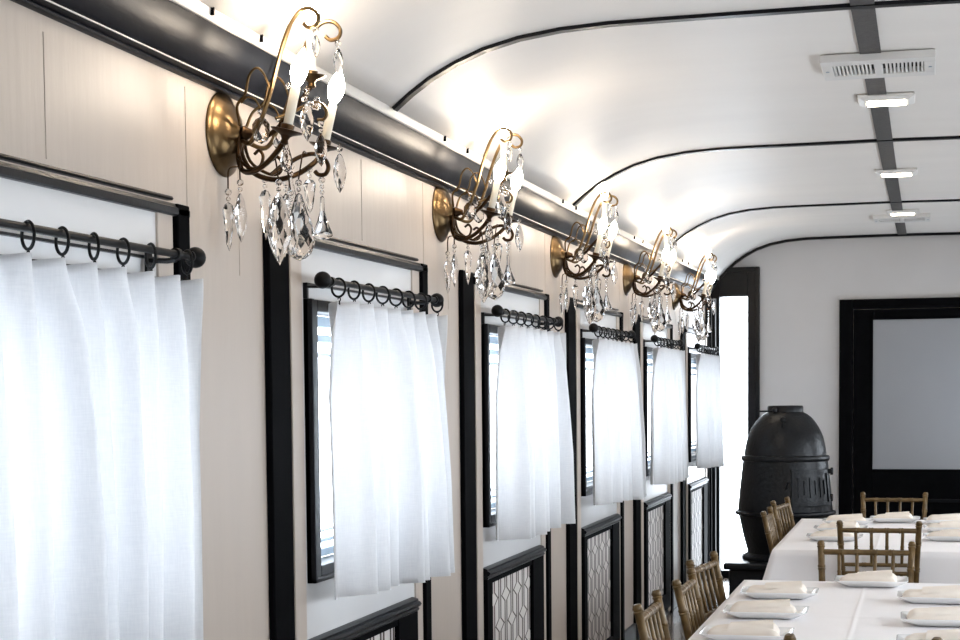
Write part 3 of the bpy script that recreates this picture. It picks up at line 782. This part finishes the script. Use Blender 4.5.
# ------------------------------------------------------------------ cast iron stove
st = tag(empty('potbelly_stove', (-.933, 11.9, 0)), 'black cast iron potbelly stove standing in front of the bright end window', 'stove')
bm = bmn()
box(bm, -.35, .35, -.35, .35, 0, .305); box(bm, -.365, .365, -.365, .365, 0, .05)
obj('base_box', bm, M['iron'], st, bevel=.012)
bm = bmn(); box(bm, -.385, .385, -.385, .385, .305, .350); obj('base_cap', bm, M['iron'], st, bevel=.014)
bm = bmn()
lathe(bm, [(.285, .349), (.293, .354), (.293, .372), (.284, .380), (.258, .396), (.258, .410), (.270, .45), (.288, .52), (.305, .60), (.315, .645), (.320, .655),
           (.342, .663), (.345, .672), (.342, .682), (.322, .690), (.3205, .72), (.312, .82), (.301, .92), (.292, 1.0), (.288, 1.028)], 64)
obj('fire_pot', bm, M['iron'], st, smooth=True, angle=45)
bm = bmn(); lathe(bm, [(.280, 1.026), (.297, 1.030), (.302, 1.042), (.302, 1.056), (.296, 1.066), (.275, 1.070)], 64); obj('ring_flange', bm, M['iron'], st, smooth=True, angle=45)
bm = bmn()
lathe(bm, [(.279, 1.066), (.276, 1.11), (.268, 1.15), (.258, 1.19), (.245, 1.225), (.226, 1.262), (.202, 1.298), (.176, 1.328), (.150, 1.348), (.128, 1.360), (.122, 1.366), (.122, 1.400), (.116, 1.408), (.100, 1.408), (.098, 1.37), (0, 1.365)], 64)
obj('dome', bm, M['iron'], st, smooth=True, angle=40)
# damper handle and latch on the dome
bm = bmn()
tube(bm, [(-.165, -.14, 1.372), (-.07, -.115, 1.372)], .006, 8); lathe(bm, [(.012, 0), (.020, .004), (.020, .022), (.010, .03), (0, .031)], 14, Matrix.Translation((-.062, -.115, 1.365)))
obj('damper_handle', bm, M['iron'], st, smooth=True)
bm = bmn(); lathe(bm, [(.020, 0), (.022, .012), (.012, .022), (0, .024)], 14, axis_m((.0, -.190, 1.31), (0, -.75, .66))); box(bm, -.008, .008, -.235, -.215, 1.262, 1.300)
obj('latch', bm, M['iron'], st)
# fire door, curved plate on the front right of the pot
def curved_plate(bm, a0, a1, z0, z1, off, thick, n=12):
    def rad(z): return .3215-(z-.69)*.098
    rows = []
    for i in range(n+1):
        a = a0+(a1-a0)*i/n
        c, s_ = math.cos(a), math.sin(a)
        rows.append([bm.verts.new((c*r, s_*r, z)) for z, r in ((z0, rad(z0)+off), (z0, rad(z0)+off+thick), (z1, rad(z1)+off+thick), (z1, rad(z1)+off))])
    for p, q in zip(rows, rows[1:]):
        for k in range(4): bm.faces.new((p[k], p[(k+1) % 4], q[(k+1) % 4], q[k]))
    bm.faces.new(rows[0][::-1]); bm.faces.new(rows[-1])
A0, A1 = math.radians(-78), math.radians(-22)
bm = bmn(); curved_plate(bm, A0, A1, .735, .975, -.004, .022); fd = obj('fire_door', bm, M['iron'], st, smooth=True, angle=30)
bm = bmn()
for (a, b, z0, z1) in ((A0, A1, .735, .757), (A0, A1, .953, .975), (A0, A0+.07, .735, .975), (A1-.07, A1, .735, .975)): curved_plate(bm, a, b, z0, z1, .016, .010)
for i in range(6):
    am_ = A0+.16+(A1-A0-.32)*i/5
    curved_plate(bm, am_-.025, am_+.025, .790+.02*(i % 2), .925-.02*(i % 2), .016, .009, 3)
obj('door_ornament', bm, M['iron'], fd)
for z in (.63, .765, .945):
    bm = bmn(); box(bm, .275, .325, -.11, -.075, z, z+.034); lathe(bm, [(.010, z-.008), (.010, z+.042)], 12, Matrix.Translation((.320, -.092, 0))); obj('hinge', bm, M['iron'], st, bevel=.004)
bm = bmn(); tube(bm, smooth_path([(.03, -.325, .85), (.035, -.365, .86), (.05, -.372, .90)], 4), .008, 8); obj('door_handle', bm, M['iron'], st, smooth=True)

# ------------------------------------------------------------------ chairs
def bamboo(bm, p0, p1, r, knots, segs=10):
    p0, p1 = Vector(p0), Vector(p1); d = p1-p0; L = d.length; prof = [(r*.92, 0)]
    for k in knots:
        z = k*L; prof += [(r, z-.012), (r*1.22, z-.006), (r*1.0, z-.002), (r*1.22, z+.004), (r, z+.011)]
    prof += [(r, L-.004), (r*.75, L)]
    lathe(bm, prof, segs, axis_m(p0, d))
def make_chair():
    c = empty('chiavari_chair', (0, 0, 0))      # faces +y, back at -y ; origin under the back's top edge
    pts = {}
    yb = 0.0; LEAN = .105
    def back(x, z):                                  # position on the leaning back plane
        t = (z-.45)/(.92-.45); return Vector((x*(0.155+.022*max(t, 0))/.155 if z > .45 else x, .105-LEAN*max(t, 0), z))
    for s in (-1, 1):
        bm = bmn(); x = s*.155
        a = back(x, .45); b = back(x, .92)
        bamboo(bm, a, b, .0135, (.25, .52, .78, .965)); bamboo(bm, (s*.165, .055, 0), a, .0135, (.3, .7))
        obj('back_post', bm, M['gold'], c, smooth=True, angle=50)
    bm = bmn(); box(bm, -.185, .185, .09, .495, .435, .462); obj('seat', bm, M['gold'], c, bevel=.008)
    bm = bmn(); box(bm, -.178, .178, .10, .485, .462, .492); obj('cushion', bm, M['cushion'], c, bevel=.014)
    for s in (-1, 1):
        bm = bmn(); bamboo(bm, (s*.185, .485, 0), (s*.175, .475, .437), .0135, (.3, .7)); obj('front_leg', bm, M['gold'], c, smooth=True, angle=50)
    for z, r in ((.876, .0115), (.715, .0095), (.675, .0095), (.555, .0095)):
        bm = bmn(); bamboo(bm, back(-.155, z), back(.155, z), r, (.22, .4, .6, .78) if z > .8 else (.3, .7)); obj('back_rail', bm, M['gold'], c, smooth=True, angle=50)
    for i in range(4):
        x = -.093+.062*i
        bm = bmn(); bamboo(bm, back(x, .717), back(x, .874), .0075, (.5,), 8); obj('spindle', bm, M['gold'], c, smooth=True, angle=50)
        bm = bmn(); bamboo(bm, back(x, .462), back(x, .673), .0075, (.5,), 8); obj('spindle', bm, M['gold'], c, smooth=True, angle=50)
    for y0, y1, x in ((.07, .48, -.18), (.07, .48, .18)):
        for z in (.14, .28):
            bm = bmn(); bamboo(bm, (x*.95, y0, z), (x, y1, z), .009, (.3, .7), 8); obj('stretcher', bm, M['gold'], c, smooth=True)
    bm = bmn(); bamboo(bm, (-.18, .48, .20), (.18, .48, .20), .009, (.3, .7), 8); obj('stretcher', bm, M['gold'], c, smooth=True)
    return c
CHG = 'gold bamboo style chairs at the tables'
ch = tag(make_chair(), 'gold chair at the far end of the front table, lower one of the overlapping pair', 'chair', CHG)
ch.location = (-.223, 6.90, 0); ch.rotation_euler = (0, 0, PI)
def side(x, y0, y1, lab, extra=0.0):                # chairs at the left side, facing +x
    return dup(ch, (x, (y0+y1)/2, 0), -PI/2+extra, lab)
dup(ch, (-.200, 7.945, 0), 0, 'gold chair at the near end of the far table, higher one of the overlapping pair')
dup(ch, (-.172, 10.14, 0), PI, 'gold chair at the far end of the far table, in front of the black door')
dup(ch, (-.145, 4.25, 0), 0, 'gold chair with only two post tips showing at the bottom edge')
side(-.79, 4.787, 5.10, 'gold chair left of the front table, nearest the camera, cut by the bottom edge')
side(-.77, 5.41, 5.76, 'gold chair left of the front table, middle one of three')
side(-.79, 6.03, 6.40, 'gold chair left of the front table, last of three, standing slightly turned', -.12)
side(-.775, 8.51, 8.85, 'gold chair left of the far table, nearer one of two by the stove')
side(-.773, 9.31, 9.66, 'gold chair left of the far table, farther one of two by the stove', -.135)

# ------------------------------------------------------------------ tables, cloths
TH = .77
def make_table(x0, x1, y0, y1, lab):
    t = tag(empty('dining_table', ((x0+x1)/2, (y0+y1)/2, 0)), lab, 'table', 'dining tables under white cloths')
    w, d = (x1-x0)/2-.012, (y1-y0)/2-.012
    bm = bmn(); box(bm, -w, w, -d, d, TH-.035, TH-.004); obj('tabletop', bm, M['wood'], t, bevel=.004)
    for sx in (-1, 1):
        for sy in (-1, 1):
            bm = bmn(); lathe(bm, [(.018, 0), (.022, .02), (.022, TH-.04)], 12, Matrix.Translation((sx*(w-.07), sy*(d-.12), 0))); obj('leg', bm, M['rod'], t, smooth=True)
def make_cloth(x0, x1, y0, y1, lab, seed, drop=.20):
    rnd = random.Random(seed)
    cx, cy = (x0+x1)/2, (y0+y1)/2; w, d = (x1-x0)/2, (y1-y0)/2
    o = empty  # noqa
    bm = bmn()
    # top grid with faint ironed creases
    nx_, ny_ = 40, 90
    def crease(x, y):
        z = 0
        for c_ in (-.02, ): z += .0022*math.exp(-((x-c_*w*2)/.006)**2)
        for c_ in (-.5, 0.02, .5): z += .0018*math.exp(-((y-c_*d)/.010)**2)
        return z + .0009*math.sin(9*x+seed)*math.sin(6*y)
    xs = sorted(set([-w+2*w*i/nx_ for i in range(nx_+1)]+[-.02*w*2+e for e in (-.012, -.006, 0, .006, .012)])); ysx = [-d+2*d*i/ny_ for i in range(ny_+1)]
    g = [[bm.verts.new((x, y, TH+(0 if (abs(x) > w-.001 or abs(y) > d-.001) else .001+crease(x, y)))) for x in xs] for y in ysx]
    for a, b in zip(g, g[1:]):
        for k in range(len(xs)-1): bm.faces.new((a[k], a[k+1], b[k+1], b[k]))
    # skirt from the border downward
    border = g[0][:]+[r[-1] for r in g[1:]]+g[-1][-2::-1]+[r[0] for r in g[-2:0:-1]]
    prev = border; NB = len(border)
    info = []
    s = 0; per = []
    for i, v in enumerate(border):
        per.append(s); s += (border[(i+1) % NB].co-v.co).length
    f1, f2 = rnd.uniform(2.2, 2.8), rnd.uniform(4, 5)
    for lev in range(1, 9):
        t = lev/8; cur = []
        for i, v in enumerate(border):
            x, y = v.co.x, v.co.y
            nx2 = (1 if x > w-.001 else -1 if x < -w+.001 else 0); ny2 = (1 if y > d-.001 else -1 if y < -d+.001 else 0)
            # corner flare
            dcx, dcy = w-abs(x), d-abs(y); dc = max(dcx, dcy); fl = math.exp(-(dc/.055)**2)
            wav = (math.sin(per[i]*2*PI/.34+seed)*.45+math.sin(per[i]*2*PI/.21+seed*2)*.3)
            out = .003+.006*t+.007*t*wav*(1-fl)
            ox = nx2*out; oy = ny2*out
            if fl > .01:
                ox += (1 if x > 0 else -1)*.055*t*fl; oy += (1 if y > 0 else -1)*.055*t*fl
            zz = TH-.004*min(1, t*8)-drop*t*(1+.06*fl) if lev > 0 else TH
            cur.append(bm.verts.new((x+ox, y+oy, zz)))
        for i in range(NB): bm.faces.new((prev[i], prev[(i+1) % NB], cur[(i+1) % NB], cur[i]))
        prev = cur
    c = obj('tablecloth', bm, M['cloth'], smooth=True, angle=180); c.location = (cx, cy, 0)
    so = c.modifiers.new('thick', 'SOLIDIFY'); so.thickness = .0015; so.offset = 1
    tag(c, lab, 'tablecloth', 'white tablecloths')
T1 = (-.690, .290, 4.62, 6.77); T2 = (-.690, .290, 8.05, 10.02)
make_table(*T1, 'front dining table hidden under its white cloth at the bottom right')
make_table(*T2, 'far dining table hidden under its white cloth in front of the door')
make_cloth(*T1, 'white tablecloth on the front table at the bottom right corner', 1)
make_cloth(*T2, 'white tablecloth on the far table between stove and door', 2)

# ------------------------------------------------------------------ plates with folded napkins
def rrect(w, d, r, n=5):
    out = []
    for cx, cy, a0 in ((w-r, d-r, 0), (-w+r, d-r, PI/2), (-w+r, -d+r, PI), (w-r, -d+r, 1.5*PI)):
        for i in range(n+1):
            a = a0+PI/2*i/n; out.append((cx+r*math.cos(a), cy+r*math.sin(a)))
    return out
def plate_bm():
    bm = bmn(); rings = []
    for w, d, r, z in ((.085, .052, .02, 0), (.095, .062, .02, .002), (.118, .084, .022, .014), (.136, .100, .022, .024), (.137, .101, .022, .026), (.134, .098, .022, .0265), (.114, .080, .022, .016), (.092, .060, .02, .007), (.06, .03, .02, .006)):
        rings.append([bm.verts.new((x, y, z)) for x, y in rrect(w, d, r)])
    n = len(rings[0])
    for a, b in zip(rings, rings[1:]):
        for k in range(n): bm.faces.new((a[k], a[(k+1) % n], b[(k+1) % n], b[k]))
    bm.faces.new(rings[0][::-1]); bm.faces.new(rings[-1])
    return bm
def napkin_bm(seed):
    rnd = random.Random(seed)
    bm = bmn(); N, K = 26, 26; rows = []
    a1, a2 = rnd.uniform(0, 6), rnd.uniform(0, 6)
    for i in range(N+1):
        u = i/N; x = -.112+.210*u
        end = min(1, (1-abs(2*u-1))*4.5)**.5
        hw = (.047+.006*math.sin(4*u+a1))*(.62+.38*end); hh = (.0165+.002*math.sin(5*u+a2)+.004*u)*(.38+.62*end)
        row = []
        for k in range(K):
            a = 2*PI*k/K; c, s = math.cos(a), math.sin(a)
            yy = hw*(abs(c)**.75)*(1 if c > 0 else -1); zz = hh*(abs(s)**.7)*(1 if s > 0 else -1)
            zz += .002*math.sin(7*a+9*u+a1)*(s > -.3)
            row.append(bm.verts.new((x+.004*math.sin(3*a+a2), yy-.008*u, .006+hh+zz)))
        rows.append(row)
    for a, b in zip(rows, rows[1:]):
        for k in range(K): bm.faces.new((a[k], a[(k+1) % K], b[(k+1) % K], b[k]))
    bm.faces.new(rows[0][::-1]); bm.faces.new(rows[-1])
    # the outer flap wrapped diagonally over the roll
    fl = []
    for i in range(15):
        u = i/14; x = -.050+.135*u; row = []
        for k in range(9):
            a = PI*(.94-.90*k/8); lo = 1.05
            if k == 8: a = PI*(.04+.16*u)-PI*.10
            hw = (.0495+.006*math.sin(4*u+a1)); hh = .0225+.005*u
            c, s = math.cos(a), math.sin(a)
            row.append(bm.verts.new((x+.018*(k/8)*(1-2*u)*.4, -hw*(abs(c)**.75)*(1 if c < 0 else -1)*-1*-1, .0065+hh*.86+hh*.95*(abs(s)**.7)*(1 if s > 0 else -1))))
        fl.append(row)
    for a, b in zip(fl, fl[1:]):
        for k in range(8): bm.faces.new((a[k], a[k+1], b[k+1], b[k]))
    return bm
pm = plate_bm(); bmesh.ops.recalc_face_normals(pm, faces=pm.faces); PME = bpy.data.meshes.new('serving_plate'); pm.to_mesh(PME); pm.free(); PME.materials.append(M['china'])
for p in PME.polygons: p.use_smooth = True
NME = []
for s_i in range(4):
    nb = napkin_bm(s_i+3); bmesh.ops.recalc_face_normals(nb, faces=nb.faces); me = bpy.data.meshes.new('folded_napkin'); nb.to_mesh(me); nb.free(); me.materials.append(M['napkin'])
    for p in me.polygons: p.use_smooth = True
    me.set_sharp_from_angle(angle=math.radians(55)); NME.append(me)
settings = [(-.505, 6.20, .03, 'at the front table, farthest on its left side'), (-.505, 5.66, .02, 'at the front table, middle of its left side'),
 (-.515, 5.13, .02, 'at the front table, left side, cut by the bottom edge'), (-.195, 6.63, .01, 'at the far end of the front table'),
 (.045, 6.16, 0, 'at the front table, farthest on its right side'), (.065, 5.58, .01, 'at the front table, middle of its right side'),
 (.060, 5.05, 0, 'at the front table, right side, by the bottom edge'),
 (-.430, 8.58, .02, 'at the far table, nearest on its left side'), (-.425, 9.10, .01, 'at the far table, middle of its left side'),
 (-.410, 9.60, 0, 'at the far table, farthest on its left side'), (-.160, 9.80, 0, 'at the far end of the far table'),
 (.130, 8.66, 0, 'at the far table, nearest on its right side'), (.130, 9.20, 0, 'at the far table, middle of its right side'), (.130, 9.70, 0, 'at the far table, farthest on its right side')]
for i, (x, y, rz, where) in enumerate(settings):
    o = bpy.data.objects.new('serving_plate', PME); COL.objects.link(o); o.location = (x, y, TH+.0045); o.rotation_euler = (0, 0, rz)
    tag(o, 'white oblong plate '+where, 'plate', 'white plates set on the tables')
    n = bpy.data.objects.new('folded_napkin', NME[i % 4]); COL.objects.link(n); n.location = (x-.004, y+.005, TH+.0075); n.rotation_euler = (0, 0, rz+random.uniform(-.04, .05))
    tag(n, 'cream rolled napkin on plate '+where, 'napkin', 'cream napkins folded on the plates')

# ------------------------------------------------------------------ light
wd = bpy.data.worlds.new('daylight'); sc.world = wd; wd.use_nodes = True
bg = wd.node_tree.nodes['Background']; bg.inputs['Color'].default_value = (0.90, 0.95, 1.0, 1); bg.inputs['Strength'].default_value = 5.5
def portal(loc, rot, sx, sy):
    l = bpy.data.lights.new('portal', 'AREA'); l.shape = 'RECTANGLE'; l.size = sx; l.size_y = sy; l.cycles.is_portal = True
    o = bpy.data.objects.new('daylight_portal', l); COL.objects.link(o); o.location = loc; o.rotation_euler = rot
for k in BAYS:
    yc = bay_off(k)+(OY0+OY1)/2
    portal((WX-.11, yc, Z((OH0+OH1)/2)), (0, -PI/2, 0), OH1-OH0, OY1-OY0)
    portal((RX+.11, yc, Z((OH0+OH1)/2)), (0, PI/2, 0), OH1-OH0, OY1-OY0)
portal((-1.49, EY+.11, 1.15), (-PI/2, 0, 0), .23, 2.2)

# ------------------------------------------------------------------ camera
f, yaw, pit, roll, sy = 1703.01, .255896625, -.0617693129, .00953823795, 176.122909
c, s = math.cos(yaw), math.sin(yaw); cp, sp = math.cos(pit), math.sin(pit); cr, sr = math.cos(roll), math.sin(roll)
r0 = Vector((c, s, 0)); fw = Vector((-s, c, 0)); up = Vector((0, 0, 1))
fwd = fw*cp+up*sp; u2 = -fw*sp+up*cp
right = r0*cr-u2*sr; upv = r0*sr+u2*cr
m = Matrix((right, upv, -fwd)).transposed().to_4x4(); m.translation = Vector((0, 0, CAMH))
cd = bpy.data.cameras.new('camera'); cam = bpy.data.objects.new('camera', cd); COL.objects.link(cam); cam.matrix_world = m
cd.sensor_width = 36; cd.lens = f/960*36; cd.shift_y = sy/960; cd.clip_start = .05
sc.camera = cam
vs = sc.view_settings; vs.view_transform = 'Standard'; vs.look = 'None'; vs.exposure = 1.23; vs.gamma = 1.0; vs.use_curve_mapping = False
sc.cycles.max_bounces = 12; sc.cycles.transmission_bounces = 10; sc.cycles.transparent_max_bounces = 12; sc.cycles.diffuse_bounces = 6
sc.cycles.sample_clamp_indirect = 6.0; sc.cycles.blur_glossy = 0.6
